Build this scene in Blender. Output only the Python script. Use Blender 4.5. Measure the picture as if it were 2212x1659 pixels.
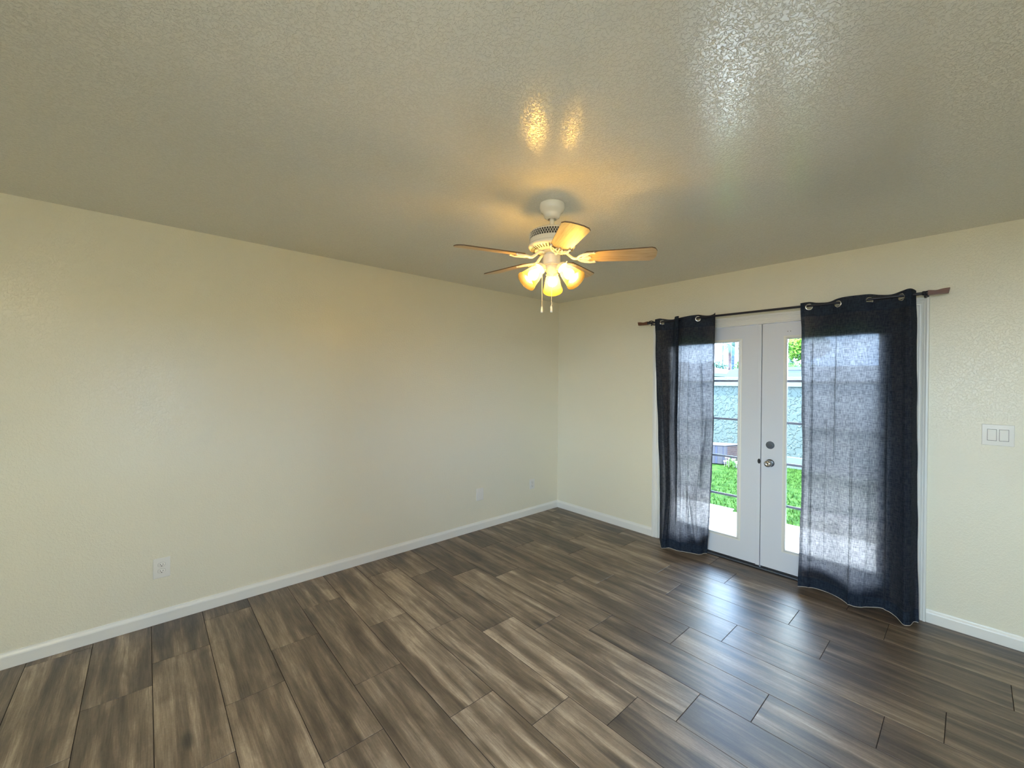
import bpy, bmesh, math, random
from mathutils import Vector, Matrix
PI = math.pi
for o in list(bpy.data.objects): bpy.data.objects.remove(o)
sc = bpy.context.scene
col = sc.collection

# ------------------------------------------------------------------ camera
cd = bpy.data.cameras.new('camera'); cam = bpy.data.objects.new('camera', cd); col.objects.link(cam)
cd.sensor_fit = 'HORIZONTAL'; cd.sensor_width = 36.0; cd.lens = 36.0 * 886.324 / 2212
cd.clip_start = 0.05; cd.clip_end = 300
Rv = (0.7460633758, -0.6658292243, 0.0078027764); Uv = (-0.0021088611, 0.0093553622, 0.9999540139); Bv = (-0.6658716032, -0.7460455222, 0.0055755518)
cam.matrix_world = Matrix(((Rv[0], Uv[0], Bv[0], -3.69358), (Rv[1], Uv[1], Bv[1], -3.30379), (Rv[2], Uv[2], Bv[2], 1.49760), (0, 0, 0, 1)))
sc.camera = cam

# ------------------------------------------------------------------ view, world
sc.view_settings.view_transform = 'Standard'; sc.view_settings.look = 'None'
sc.view_settings.exposure = 1.33; sc.view_settings.gamma = 1.0
sc.view_settings.use_curve_mapping = False
cy = sc.cycles
cy.use_denoising = True
try: cy.denoiser = 'OPENIMAGEDENOISE'
except Exception: pass
cy.max_bounces = 10; cy.diffuse_bounces = 6; cy.glossy_bounces = 4; cy.transmission_bounces = 8; cy.transparent_max_bounces = 24
cy.caustics_reflective = False; cy.caustics_refractive = False; cy.sample_clamp_indirect = 6.0

w = bpy.data.worlds.new('sky'); sc.world = w; w.use_nodes = True
nt = w.node_tree; nt.nodes.clear()
out = nt.nodes.new('ShaderNodeOutputWorld'); bg = nt.nodes.new('ShaderNodeBackground')
tc = nt.nodes.new('ShaderNodeTexCoord'); nz = nt.nodes.new('ShaderNodeTexNoise'); nz.inputs['Scale'].default_value = 2.2; nz.inputs['Detail'].default_value = 6
rp = nt.nodes.new('ShaderNodeValToRGB')
rp.color_ramp.elements[0].position = 0.40; rp.color_ramp.elements[0].color = (0.30, 0.53, 1.0, 1)
rp.color_ramp.elements[1].position = 0.58; rp.color_ramp.elements[1].color = (0.74, 0.87, 1.0, 1)
nt.links.new(tc.outputs['Generated'], nz.inputs['Vector']); nt.links.new(nz.outputs['Fac'], rp.inputs['Fac'])
nt.links.new(rp.outputs['Color'], bg.inputs['Color']); bg.inputs['Strength'].default_value = 10.5
nt.links.new(bg.outputs[0], out.inputs[0])

def area(name, loc, rot, sx, sy, energy=0, color=(1, 1, 1), portal=False):
    l = bpy.data.lights.new(name, 'AREA'); l.shape = 'RECTANGLE'; l.size = sx; l.size_y = sy
    l.energy = energy; l.color = color
    if portal: l.cycles.is_portal = True
    o = bpy.data.objects.new(name, l); o.location = loc; o.rotation_euler = rot; col.objects.link(o); return o
# sun, high and running along the garden wall
sl = bpy.data.lights.new('sun', 'SUN'); sl.energy = 17.0; sl.angle = math.radians(0.6); sl.color = (1.0, 0.96, 0.88)
so = bpy.data.objects.new('sun', sl); col.objects.link(so)
so.rotation_euler = Vector((-0.16, 0.55, 0.82)).to_track_quat('Z', 'Y').to_euler()
# sky portals: outside the french doors and the openings behind the camera
area('sky_portal', (0.25, -2.17, 1.05), (0, math.radians(90), 0), 1.95, 1.75, portal=True)
REAR_X, FRONT_Y = -5.2, -4.3
area('sky_portal', (REAR_X - 0.2, -3.30, 1.33), (0, math.radians(-90), 0), 1.55, 1.7, portal=True)

area('sky_portal', (-3.675, FRONT_Y - 0.2, 1.25), (math.radians(90), 0, 0), 0.95, 1.0, portal=True)

# ------------------------------------------------------------------ helpers
def mat(name, color=(0.8, 0.8, 0.8), rough=0.5, metal=0.0, spec=0.5, coat=0.0):
    m = bpy.data.materials.new(name); m.use_nodes = True
    b = m.node_tree.nodes['Principled BSDF']
    b.inputs['Base Color'].default_value = (*color, 1); b.inputs['Roughness'].default_value = rough
    b.inputs['Metallic'].default_value = metal; b.inputs['Specular IOR Level'].default_value = spec
    b.inputs['Coat Weight'].default_value = coat
    return m
def N(m, t, **kw):
    n = m.node_tree.nodes.new(t)
    for k, v in kw.items():
        if k.startswith('_'): setattr(n, k[1:], v)
        else: n.inputs[k.replace('__', ' ')].default_value = v
    return n
def Lk(m, a, b): m.node_tree.links.new(a, b)
def B(m): return m.node_tree.nodes['Principled BSDF']
def math_n(m, op, a, b=None, c=None, clamp=False):
    n = m.node_tree.nodes.new('ShaderNodeMath'); n.operation = op; n.use_clamp = clamp
    for i, v in enumerate((a, b, c)):
        if v is None: continue
        if isinstance(v, (int, float)): n.inputs[i].default_value = v
        else: Lk(m, v, n.inputs[i])
    return n.outputs[0]
def mapr(m, v, a, b, c=0.0, d=1.0, smooth=True):
    n = m.node_tree.nodes.new('ShaderNodeMapRange'); n.interpolation_type = 'SMOOTHSTEP' if smooth else 'LINEAR'
    Lk(m, v, n.inputs[0]); n.inputs[1].default_value = a; n.inputs[2].default_value = b; n.inputs[3].default_value = c; n.inputs[4].default_value = d
    return n.outputs[0]
def mixc(m, f, a, b, mode='MIX'):
    n = m.node_tree.nodes.new('ShaderNodeMix'); n.data_type = 'RGBA'; n.blend_type = mode
    if isinstance(f, (int, float)): n.inputs[0].default_value = f
    else: Lk(m, f, n.inputs[0])
    for i, v in ((6, a), (7, b)):
        if isinstance(v, tuple): n.inputs[i].default_value = (*v, 1)
        else: Lk(m, v, n.inputs[i])
    return n.outputs[2]

def link(name, me, m, parent=None, smooth=None, kind=None):
    """one mesh, written in world coordinates, linked as ONE object"""
    if m is not None:
        for mm in (m if isinstance(m, (list, tuple)) else [m]): me.materials.append(mm)
    o = bpy.data.objects.new(name, me); col.objects.link(o)
    if parent is not None:
        base = ROOTLOC[parent.name]
        me.transform(Matrix.Translation(-base)); ROOTLOC[o.name] = base
        o.parent = parent
    else:
        c = Vector((sum(v.co.x for v in me.vertices), sum(v.co.y for v in me.vertices), 0)) / max(1, len(me.vertices))
        c.z = min(v.co.z for v in me.vertices)
        me.transform(Matrix.Translation(-c)); o.location = c; ROOTLOC[o.name] = c
    if smooth is not None:
        for p in me.polygons: p.use_smooth = True
        try: me.set_sharp_from_angle(angle=math.radians(smooth))
        except Exception: pass
    if kind: o['kind'] = kind
    return o
ROOTLOC = {}
def obj(name, bm, m, parent=None, smooth=None, kind=None):
    me = bpy.data.meshes.new(name); bmesh.ops.recalc_face_normals(bm, faces=bm.faces)
    bm.to_mesh(me); bm.free(); return link(name, me, m, parent, smooth, kind)
def empty(name, loc, label=None, cat=None, group=None, kind=None):
    o = bpy.data.objects.new(name, None); o.empty_display_size = 0.1; o.location = loc; col.objects.link(o)
    ROOTLOC[o.name] = Vector(loc); tag(o, label, cat, group, kind); return o
def tag(o, label=None, cat=None, group=None, kind=None):
    if label: o['label'] = label
    if cat: o['category'] = cat
    if group: o['group'] = group
    if kind: o['kind'] = kind
    return o
def box(bm, a, b, bev=0.0, seg=2, M=None):
    lo = [min(a[i], b[i]) for i in range(3)]; hi = [max(a[i], b[i]) for i in range(3)]
    r = bmesh.ops.create_cube(bm, size=1.0); vs = r['verts']
    for v in vs: v.co = Vector([lo[i] + (v.co[i] + 0.5) * (hi[i] - lo[i]) for i in range(3)])
    if bev > 0:
        es = list({e for v in vs for e in v.link_edges})
        g = bmesh.ops.bevel(bm, geom=es, offset=bev, segments=seg, profile=0.6, affect='EDGES')
        vs = list({v for f in g['faces'] for v in f.verts} | {v for v in vs if v.is_valid})
        # collect the whole connected island
        seen = set(vs); st = list(vs)
        while st:
            v = st.pop()
            for e in v.link_edges:
                ov = e.other_vert(v)
                if ov not in seen: seen.add(ov); st.append(ov)
        vs = list(seen)
    if M is not None:
        for v in vs: v.co = M @ v.co
    return vs
def frame_of(ax):
    ax = Vector(ax).normalized(); t = Vector((0, 0, 1)) if abs(ax.z) < 0.9 else Vector((1, 0, 0))
    x = ax.cross(t).normalized(); y = ax.cross(x).normalized(); return x, y, ax
def lathe(bm, prof, org=(0, 0, 0), ax=(0, 0, 1), n=32, closed=False, a0=0, a1=2 * PI):
    """prof: (radius, distance along ax)"""
    x, y, z = frame_of(ax); org = Vector(org); rings = []
    full = abs(a1 - a0 - 2 * PI) < 1e-6
    cnt = n if full else n + 1
    for r, h in prof:
        if r < 1e-6: rings.append([bm.verts.new(org + z * h)])
        else: rings.append([bm.verts.new(org + z * h + (x * math.cos(a0 + (a1 - a0) * i / n) + y * math.sin(a0 + (a1 - a0) * i / n)) * r) for i in range(cnt)])
    for A, Bq in zip(rings, rings[1:]):
        for i in range(n):
            j = (i + 1) % cnt
            try:
                if len(A) == 1 and len(Bq) == 1: pass
                elif len(A) == 1: bm.faces.new((A[0], Bq[j], Bq[i]))
                elif len(Bq) == 1: bm.faces.new((A[i], A[j], Bq[0]))
                else: bm.faces.new((A[i], A[j], Bq[j], Bq[i]))
            except ValueError: pass
def tube(bm, pts, r, n=10, cap=True, flat=None):
    """pts: points; r: radius or list"""
    pts = [Vector(p) for p in pts]; rs = r if isinstance(r, (list, tuple)) else [r] * len(pts)
    rings = []; prev = None
    for i, p in enumerate(pts):
        d = (pts[min(i + 1, len(pts) - 1)] - pts[max(i - 1, 0)]).normalized()
        if prev is None:
            x, y, _ = frame_of(d)
        else:
            x = (prev - d * prev.dot(d)).normalized(); y = d.cross(x)
        prev = x
        ring = []
        for k in range(n):
            a = 2 * PI * k / n; off = (x * math.cos(a) + y * math.sin(a)) * rs[i]
            if flat: off = Vector((off.x, off.y, off.z * flat))
            ring.append(bm.verts.new(p + off))
        rings.append(ring)
    for A, Bq in zip(rings, rings[1:]):
        for k in range(n): bm.faces.new((A[k], A[(k + 1) % n], Bq[(k + 1) % n], Bq[k]))
    if cap:
        for R_ in (rings[0], rings[-1]):
            try: bm.faces.new(R_)
            except ValueError: pass
def spline(pts, n):
    pts = [Vector(p) for p in pts]; out_ = []
    for i in range(len(pts) - 1):
        p0 = pts[max(i - 1, 0)]; p1 = pts[i]; p2 = pts[i + 1]; p3 = pts[min(i + 2, len(pts) - 1)]
        for k in range(n):
            t = k / n
            out_.append(0.5 * ((2 * p1) + (p2 - p0) * t + (2 * p0 - 5 * p1 + 4 * p2 - p3) * t * t + (3 * p1 - p0 - 3 * p2 + p3) * t ** 3))
    out_.append(pts[-1]); return out_
def NB(): return bmesh.new()

# ------------------------------------------------------------------ materials
def paint_wall(name, colr, rough, sc_a, strength, spec=0.5, blob=(0.46, 0.60), dist=0.0008):
    m = mat(name, colr, rough, spec=spec)
    g = N(m, 'ShaderNodeNewGeometry')
    n1 = N(m, 'ShaderNodeTexNoise', Scale=sc_a, Detail=3.0, Roughness=0.55, Distortion=0.6); Lk(m, g.outputs['Position'], n1.inputs['Vector'])
    n2 = N(m, 'ShaderNodeTexNoise', Scale=sc_a * 3.1, Detail=2.0); Lk(m, g.outputs['Position'], n2.inputs['Vector'])
    n3 = N(m, 'ShaderNodeTexNoise', Scale=1.3, Detail=1.0); Lk(m, g.outputs['Position'], n3.inputs['Vector'])
    a = mapr(m, n1.outputs['Fac'], blob[0], blob[1])
    h = math_n(m, 'MULTIPLY_ADD', n2.outputs['Fac'], 0.25, a)
    h = math_n(m, 'MULTIPLY_ADD', n3.outputs['Fac'], 3.0, h)
    bp = N(m, 'ShaderNodeBump', Strength=strength, Distance=dist); Lk(m, h, bp.inputs['Height']); Lk(m, bp.outputs[0], B(m).inputs['Normal'])
    return m
WALLC = (0.80, 0.77, 0.63)
M_wall = paint_wall('cream_wall_paint', WALLC, 0.30, 90, 0.7, dist=0.0008)
M_ceil = paint_wall('ceiling_paint_textured', (0.82, 0.81, 0.73), 0.155, 95, 1.0, spec=1.0, blob=(0.42, 0.54), dist=0.0013)
M_trim = mat('trim_white_paint', (0.80, 0.80, 0.76), 0.32)
M_door = mat('door_white_paint_glare_tint', (0.70, 0.735, 0.80), 0.38)  # cool blue of lens glare put into the white paint colour
n = N(M_door, 'ShaderNodeTexNoise', Scale=160.0, Detail=2.0); bp = N(M_door, 'ShaderNodeBump', Strength=0.08, Distance=0.001); Lk(M_door, n.outputs['Fac'], bp.inputs['Height']); Lk(M_door, bp.outputs[0], B(M_door).inputs['Normal'])
M_plastic = mat('white_plastic', (0.80, 0.79, 0.74), 0.35)
M_slot = mat('dark_slot', (0.015, 0.015, 0.015), 0.6)
M_chrome = mat('satin_chrome', (0.62, 0.62, 0.62), 0.12, metal=1.0)
M_steel = mat('dull_steel', (0.16, 0.18, 0.21), 0.35, metal=0.8)
M_grom = mat('silver_grommet', (0.75, 0.75, 0.75), 0.18, metal=1.0)
M_rod = mat('navy_black_metal', (0.012, 0.014, 0.026), 0.35)
M_gasket = mat('dark_weatherstrip', (0.02, 0.02, 0.025), 0.6)
M_fanwhite = mat('fan_white_enamel', (0.78, 0.75, 0.66), 0.25, coat=0.3)

def glass_thin(name, tint=(0.95, 1, 1)):
    m = bpy.data.materials.new(name); m.use_nodes = True; t = m.node_tree; t.nodes.clear()
    o = t.nodes.new('ShaderNodeOutputMaterial'); tr = t.nodes.new('ShaderNodeBsdfTransparent'); gl = t.nodes.new('ShaderNodeBsdfGlossy')
    fr = t.nodes.new('ShaderNodeFresnel'); mx = t.nodes.new('ShaderNodeMixShader')
    tr.inputs[0].default_value = (*tint, 1); gl.inputs['Roughness'].default_value = 0.02; fr.inputs[0].default_value = 1.45
    t.links.new(fr.outputs[0], mx.inputs[0]); t.links.new(tr.outputs[0], mx.inputs[1]); t.links.new(gl.outputs[0], mx.inputs[2]); t.links.new(mx.outputs[0], o.inputs[0])
    return m
M_glass = glass_thin('window_glass')

def floor_mat():
    m = mat('wood_look_tile', (0.3, 0.2, 0.1), 0.40, spec=1.0)
    uv = N(m, 'ShaderNodeUVMap', _uv_map='UVMap')
    at = N(m, 'ShaderNodeAttribute', _attribute_name='plank'); sep = N(m, 'ShaderNodeSeparateColor'); Lk(m, at.outputs['Color'], sep.inputs[0])
    # every plank reads another part of the grain
    off = N(m, 'ShaderNodeVectorMath', _operation='SCALE'); Lk(m, at.outputs['Vector'], off.inputs[0]); off.inputs['Scale'].default_value = 37.0
    add = N(m, 'ShaderNodeVectorMath', _operation='ADD'); Lk(m, uv.outputs[0], add.inputs[0]); Lk(m, off.outputs[0], add.inputs[1])
    def noise(sx, sy, scale, detail=4, dist=0.0, rough=0.55):
        mp = N(m, 'ShaderNodeMapping'); mp.inputs['Scale'].default_value = (sx, sy, 1); Lk(m, add.outputs[0], mp.inputs[0])
        n_ = N(m, 'ShaderNodeTexNoise', Scale=scale, Detail=float(detail), Distortion=dist, Roughness=rough); Lk(m, mp.outputs[0], n_.inputs['Vector']); return n_.outputs['Fac']
    big = noise(4.4, 0.36, 3.0, 3, 0.5)          # broad dark and pale streaks
    med = noise(12, 0.62, 3.5, 4, 0.5)
    fine = noise(60, 2.2, 4.0, 5, 0.3, 0.7)
    blot = noise(3.4, 1.3, 2.2, 4, 1.0)
    grit = noise(40, 22, 4.0, 3)
    s = math_n(m, 'MULTIPLY', mapr(m, big, 0.30, 0.68), 0.44)
    s = math_n(m, 'MULTIPLY_ADD', mapr(m, med, 0.30, 0.70), 0.20, s)
    s = math_n(m, 'MULTIPLY_ADD', mapr(m, fine, 0.25, 0.75), 0.20, s)
    s = math_n(m, 'MULTIPLY_ADD', mapr(m, blot, 0.32, 0.68), 0.18, s)
    s = math_n(m, 'MULTIPLY_ADD', math_n(m, 'SUBTRACT', grit, 0.5), 0.16, s)
    s = math_n(m, 'ADD', s, math_n(m, 'MULTIPLY', math_n(m, 'SUBTRACT', sep.outputs[2], 0.5), 0.20))
    cr = N(m, 'ShaderNodeValToRGB'); Lk(m, s, cr.inputs[0]); e = cr.color_ramp.elements
    e[0].position = 0.08; e[0].color = (0.027, 0.018, 0.012, 1); e[1].position = 0.95; e[1].color = (0.46, 0.365, 0.265, 1)
    for p_, c_ in ((0.34, (0.082, 0.056, 0.037)), (0.56, (0.154, 0.111, 0.074)), (0.75, (0.262, 0.197, 0.138))):
        x = e.new(p_); x.color = (*c_, 1)
    # knots
    vo = N(m, 'ShaderNodeTexVoronoi', Scale=1.0, _feature='F1'); mp = N(m, 'ShaderNodeMapping'); mp.inputs['Scale'].default_value = (4.2, 1.6, 1); Lk(m, add.outputs[0], mp.inputs[0])
    wn = N(m, 'ShaderNodeTexNoise', Scale=9.0, Detail=2.0); Lk(m, add.outputs[0], wn.inputs['Vector'])
    wa = N(m, 'ShaderNodeVectorMath', _operation='MULTIPLY_ADD'); Lk(m, wn.outputs['Color'], wa.inputs[0]); wa.inputs[1].default_value = (0.10, 0.10, 0); Lk(m, mp.outputs[0], wa.inputs[2])
    Lk(m, wa.outputs[0], vo.inputs['Vector'])
    kn = mapr(m, vo.outputs['Distance'], 0.035, 0.13, 0.30, 1.0)
    c2 = mixc(m, 1.0, cr.outputs[0], kn, 'MULTIPLY')
    Lk(m, c2, B(m).inputs['Base Color'])
    Lk(m, mapr(m, fine, 0.2, 0.8, 0.48, 0.38), B(m).inputs['Roughness'])
    b_ = N(m, 'ShaderNodeBump', Strength=0.10, Distance=0.001); Lk(m, fine, b_.inputs['Height']); Lk(m, b_.outputs[0], B(m).inputs['Normal'])
    return m
M_floor = floor_mat()
M_grout = mat('dark_grout', (0.022, 0.018, 0.018), 0.8, spec=0.1)

def wood(name, c1, c2, scale=6.0, stretch=(1, 14, 14), rough=0.4):
    m = mat(name, c1, rough); t = N(m, 'ShaderNodeTexCoord'); mp = N(m, 'ShaderNodeMapping'); mp.inputs['Scale'].default_value = stretch
    uv = N(m, 'ShaderNodeUVMap', _uv_map='UVMap')
    n_ = N(m, 'ShaderNodeTexNoise', Scale=scale, Detail=4.0, Distortion=0.8); Lk(m, uv.outputs[0], mp.inputs[0]); Lk(m, mp.outputs[0], n_.inputs['Vector'])
    Lk(m, mixc(m, mapr(m, n_.outputs['Fac'], 0.32, 0.68), c1, c2), B(m).inputs['Base Color']); return m
M_blade = wood('light_oak_blade', (0.43, 0.29, 0.14), (0.58, 0.44, 0.25), 5.0, (1.6, 26, 1), 0.38)
M_bladeedge = mat('blade_edge', (0.12, 0.075, 0.04), 0.5)
def wood_obj(name, c1, c2):
    m = mat(name, c1, 0.4); t = N(m, 'ShaderNodeTexCoord'); mp = N(m, 'ShaderNodeMapping'); mp.inputs['Scale'].default_value = (90, 12, 90)
    n_ = N(m, 'ShaderNodeTexNoise', Scale=2.0, Detail=3.0); Lk(m, t.outputs['Object'], mp.inputs[0]); Lk(m, mp.outputs[0], n_.inputs['Vector'])
    Lk(m, mixc(m, n_.outputs['Fac'], c1, c2), B(m).inputs['Base Color']); return m
M_finial = wood_obj('dark_walnut', (0.075, 0.026, 0.014), (0.20, 0.085, 0.05))

def curtain_mat():
    m = bpy.data.materials.new('sheer_charcoal_linen'); m.use_nodes = True; t = m.node_tree
    b = B(m); b.inputs['Roughness'].default_value = 0.85; b.inputs['Specular IOR Level'].default_value = 0.15
    uv = N(m, 'ShaderNodeUVMap', _uv_map='UVMap'); sep = N(m, 'ShaderNodeSeparateXYZ'); Lk(m, uv.outputs[0], sep.inputs[0])
    def noise(sx, sy, scale, detail=3):
        mp = N(m, 'ShaderNodeMapping'); mp.inputs['Scale'].default_value = (sx, sy, 1); Lk(m, uv.outputs[0], mp.inputs[0])
        n_ = N(m, 'ShaderNodeTexNoise', Scale=scale, Detail=float(detail), Roughness=0.6); Lk(m, mp.outputs[0], n_.inputs['Vector']); return n_.outputs['Fac']
    a = noise(190, 24, 1.0); c = noise(20, 200, 1.0); d = noise(5, 4, 1.0, 2)
    s = math_n(m, 'ADD', mapr(m, a, 0.28, 0.72, 0, 1), mapr(m, c, 0.28, 0.72, 0, 1))
    s = math_n(m, 'MULTIPLY', s, 0.5)
    s = math_n(m, 'MULTIPLY_ADD', math_n(m, 'SUBTRACT', d, 0.5), 0.35, s)
    thr = mapr(m, s, 0.12, 0.92, 0.22, 0.60)     # open weave share
    # doubled cloth: header, bottom hem, side hems (u in metres from the edge is kept in the second map)
    hd = mapr(m, sep.outputs[1], 1.985, 1.995, 1.0, 0.30); hb = mapr(m, sep.outputs[1], 0.085, 0.095, 0.30, 1.0)
    uv2 = N(m, 'ShaderNodeUVMap', _uv_map='Edge'); s2 = N(m, 'ShaderNodeSeparateXYZ'); Lk(m, uv2.outputs[0], s2.inputs[0])
    he = mapr(m, s2.outputs[0], 0.022, 0.026, 0.42, 1.0)
    thr = math_n(m, 'MULTIPLY', math_n(m, 'MULTIPLY', thr, hd), math_n(m, 'MULTIPLY', hb, he))
    lw = N(m, 'ShaderNodeLayerWeight', Blend=0.5); thr = math_n(m, 'MULTIPLY', thr, mapr(m, lw.outputs['Facing'], 0.15, 0.95, 1.12, 0.35, False))
    base = mixc(m, mapr(m, s, 0.2, 0.8), (0.009, 0.016, 0.031), (0.026, 0.040, 0.064)); Lk(m, base, b.inputs['Base Color'])
    trl = N(m, 'ShaderNodeBsdfTranslucent', Color=(0.265, 0.225, 0.215, 1))
    rf = N(m, 'ShaderNodeBsdfRefraction', Color=(0.36, 0.32, 0.31, 1), Roughness=0.6, IOR=1.38)
    tp = N(m, 'ShaderNodeBsdfTransparent', Color=(1, 1, 1, 1))
    m1 = N(m, 'ShaderNodeMixShader', Fac=0.13); Lk(m, trl.outputs[0], m1.inputs[1]); Lk(m, rf.outputs[0], m1.inputs[2])
    m1b = N(m, 'ShaderNodeMixShader', Fac=0.03); Lk(m, m1.outputs[0], m1b.inputs[1]); Lk(m, tp.outputs[0], m1b.inputs[2])
    m2 = N(m, 'ShaderNodeMixShader'); Lk(m, thr, m2.inputs[0]); Lk(m, b.outputs[0], m2.inputs[1]); Lk(m, m1b.outputs[0], m2.inputs[2])
    Lk(m, m2.outputs[0], t.nodes['Material Output'].inputs[0]); return m
M_curt = curtain_mat()
M_hemthread = mat('pale_hem_binding', (0.62, 0.58, 0.52), 0.7)

def shade_mat():
    m = bpy.data.materials.new('frosted_lamp_glass'); m.use_nodes = True; t = m.node_tree
    b = B(m); b.inputs['Base Color'].default_value = (0.10, 0.075, 0.030, 1); b.inputs['Roughness'].default_value = 0.3
    trl = N(m, 'ShaderNodeBsdfTranslucent', Color=(0.27, 0.205, 0.060, 1)); tp = N(m, 'ShaderNodeBsdfTransparent', Color=(1.0, 0.87, 0.55, 1))
    m1 = N(m, 'ShaderNodeMixShader', Fac=0.55); Lk(m, trl.outputs[0], m1.inputs[1]); Lk(m, tp.outputs[0], m1.inputs[2])
    m2 = N(m, 'ShaderNodeMixShader', Fac=0.80); Lk(m, b.outputs[0], m2.inputs[1]); Lk(m, m1.outputs[0], m2.inputs[2])
    Lk(m, m2.outputs[0], t.nodes['Material Output'].inputs[0]); return m
M_shade = shade_mat()
M_bulb = mat('lit_bulb', (1, 0.9, 0.7), 0.4); B(M_bulb).inputs['Emission Color'].default_value = (1.0, 0.73, 0.32, 1); B(M_bulb).inputs['Emission Strength'].default_value = 185.0

# ------------------------------------------------------------------ room shell
H = 2.44; WT = 0.14
DY0, DY1, DZ1 = -3.050, -1.300, 1.992      # rough door opening in the right wall
def wall_x(name, x0, x1, y0, y1, holes, m):
    """wall perpendicular to X with rectangular holes (y0,y1,z0,z1)"""
    bm = NB(); ys = sorted({y0, y1} | {h[0] for h in holes} | {h[1] for h in holes}); zs = sorted({0.0, H} | {h[2] for h in holes} | {h[3] for h in holes})
    for a, b_ in zip(ys, ys[1:]):
        for c, d in zip(zs, zs[1:]):
            if any(h[0] - 1e-6 <= a and b_ <= h[1] + 1e-6 and h[2] - 1e-6 <= c and d <= h[3] + 1e-6 for h in holes): continue
            box(bm, (x0, a, c), (x1, b_, d))
    bmesh.ops.remove_doubles(bm, verts=bm.verts, dist=1e-5)
    # drop the doubled inner faces left where two cells meet
    seen = {}
    for f in bm.faces: seen.setdefault(tuple(sorted(v.index for v in f.verts)), []).append(f)
    bm.verts.index_update(); seen = {}
    for f in bm.faces: seen.setdefault(tuple(sorted(v.index for v in f.verts)), []).append(f)
    bmesh.ops.delete(bm, geom=[f for fs in seen.values() if len(fs) > 1 for f in fs], context='FACES_ONLY')
    return obj(name, bm, m, kind='structure')
wall_x('wall_right', 0.0, WT, FRONT_Y - WT, 0.0, [(DY0, DY1, 0.0, DZ1)], M_wall)
wall_x('wall_rear', REAR_X - WT, REAR_X, FRONT_Y, 0.0, [(-4.1, -2.5, 0.60, 2.05)], M_wall)
bm = NB(); box(bm, (REAR_X - WT, 0, 0), (WT, WT, H)); obj('wall_left', bm, M_wall, kind='structure')
bm = NB()
box(bm, (REAR_X - WT, FRONT_Y - WT, 0), (-4.1, FRONT_Y, H)); box(bm, (-3.25, FRONT_Y - WT, 0), (0, FRONT_Y, H))
box(bm, (-4.1, FRONT_Y - WT, 0), (-3.25, FRONT_Y, 0.80)); box(bm, (-4.1, FRONT_Y - WT, 1.70), (-3.25, FRONT_Y, H))
obj('wall_front', bm, M_wall, kind='structure')
bm = NB(); box(bm, (REAR_X - WT, FRONT_Y - WT, H), (WT, WT, H + 0.12)); obj('ceiling', bm, M_ceil, kind='structure')
# unseen windows behind the camera, added for daylight in the room
def window(name, a, b_, axis):
    r = empty(name, (a[0], a[1], a[2]), kind='structure'); f = NB(); t = 0.05
    if axis == 'x':
        X0, X1 = a[0], b_[0]; 
        for (c, d) in (((X0, a[1], a[2]), (X1, b_[1], a[2] + t)), ((X0, a[1], b_[2] - t), (X1, b_[1], b_[2])), ((X0, a[1], a[2] + t), (X1, a[1] + t, b_[2] - t)), ((X0, b_[1] - t, a[2] + t), (X1, b_[1], b_[2] - t))): box(f, c, d, 0.004)
        ym = (a[1] + b_[1]) / 2; box(f, (X0, ym - 0.02, a[2] + t), (X1, ym + 0.02, b_[2] - t), 0.004)
        g = NB(); box(g, ((X0 + X1) / 2 - 0.002, a[1] + t, a[2] + t), ((X0 + X1) / 2 + 0.002, b_[1] - t, b_[2] - t))
    else:
        Y0, Y1 = a[1], b_[1]
        for (c, d) in (((a[0], Y0, a[2]), (b_[0], Y1, a[2] + t)), ((a[0], Y0, b_[2] - t), (b_[0], Y1, b_[2])), ((a[0], Y0, a[2] + t), (a[0] + t, Y1, b_[2] - t)), ((b_[0] - t, Y0, a[2] + t), (b_[0], Y1, b_[2] - t))): box(f, c, d, 0.004)
        xm = (a[0] + b_[0]) / 2; box(f, (xm - 0.02, Y0, a[2] + t), (xm + 0.02, Y1, b_[2] - t), 0.004)
        g = NB(); box(g, (a[0] + t, (Y0 + Y1) / 2 - 0.002, a[2] + t), (b_[0] - t, (Y0 + Y1) / 2 + 0.002, b_[2] - t))
    obj('window_frame', f, M_trim, r); obj('window_pane', g, M_glass, r)
window('unseen_window_1', (REAR_X - 0.09, -4.1, 0.60), (REAR_X - 0.03, -2.5, 2.05), 'x')
window('unseen_window_2', (-4.1, FRONT_Y - 0.09, 0.80), (-3.25, FRONT_Y - 0.03, 1.70), 'y')
# flush ceiling light added as warm fill, unseen behind the camera
fl0 = empty('added_ceiling_light', (-4.85, -3.85, H), 'added round white ceiling fill light, unseen behind the camera', 'ceiling light')
bm = NB(); lathe(bm, [(0, H - .0005), (0.17, H - .0005), (0.17, H - .025), (0.15, H - .03), (0, H - .03)], (-4.85, -3.85, 0), n=40); obj('rim', bm, M_fanwhite, fl0, smooth=40)
M_dome = mat('added_light_dome', (1, .9, .7), 0.4); B(M_dome).inputs['Emission Color'].default_value = (1.0, 0.94, 0.76, 1); B(M_dome).inputs['Emission Strength'].default_value = 68.0
bm = NB(); lathe(bm, [(0.145, H - .0305), (0.135, H - .055), (0.10, H - .075), (0.05, H - .085), (0, H - .087)], (-4.85, -3.85, 0), n=24); obj('dome', bm, M_dome, fl0, smooth=60)

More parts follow.
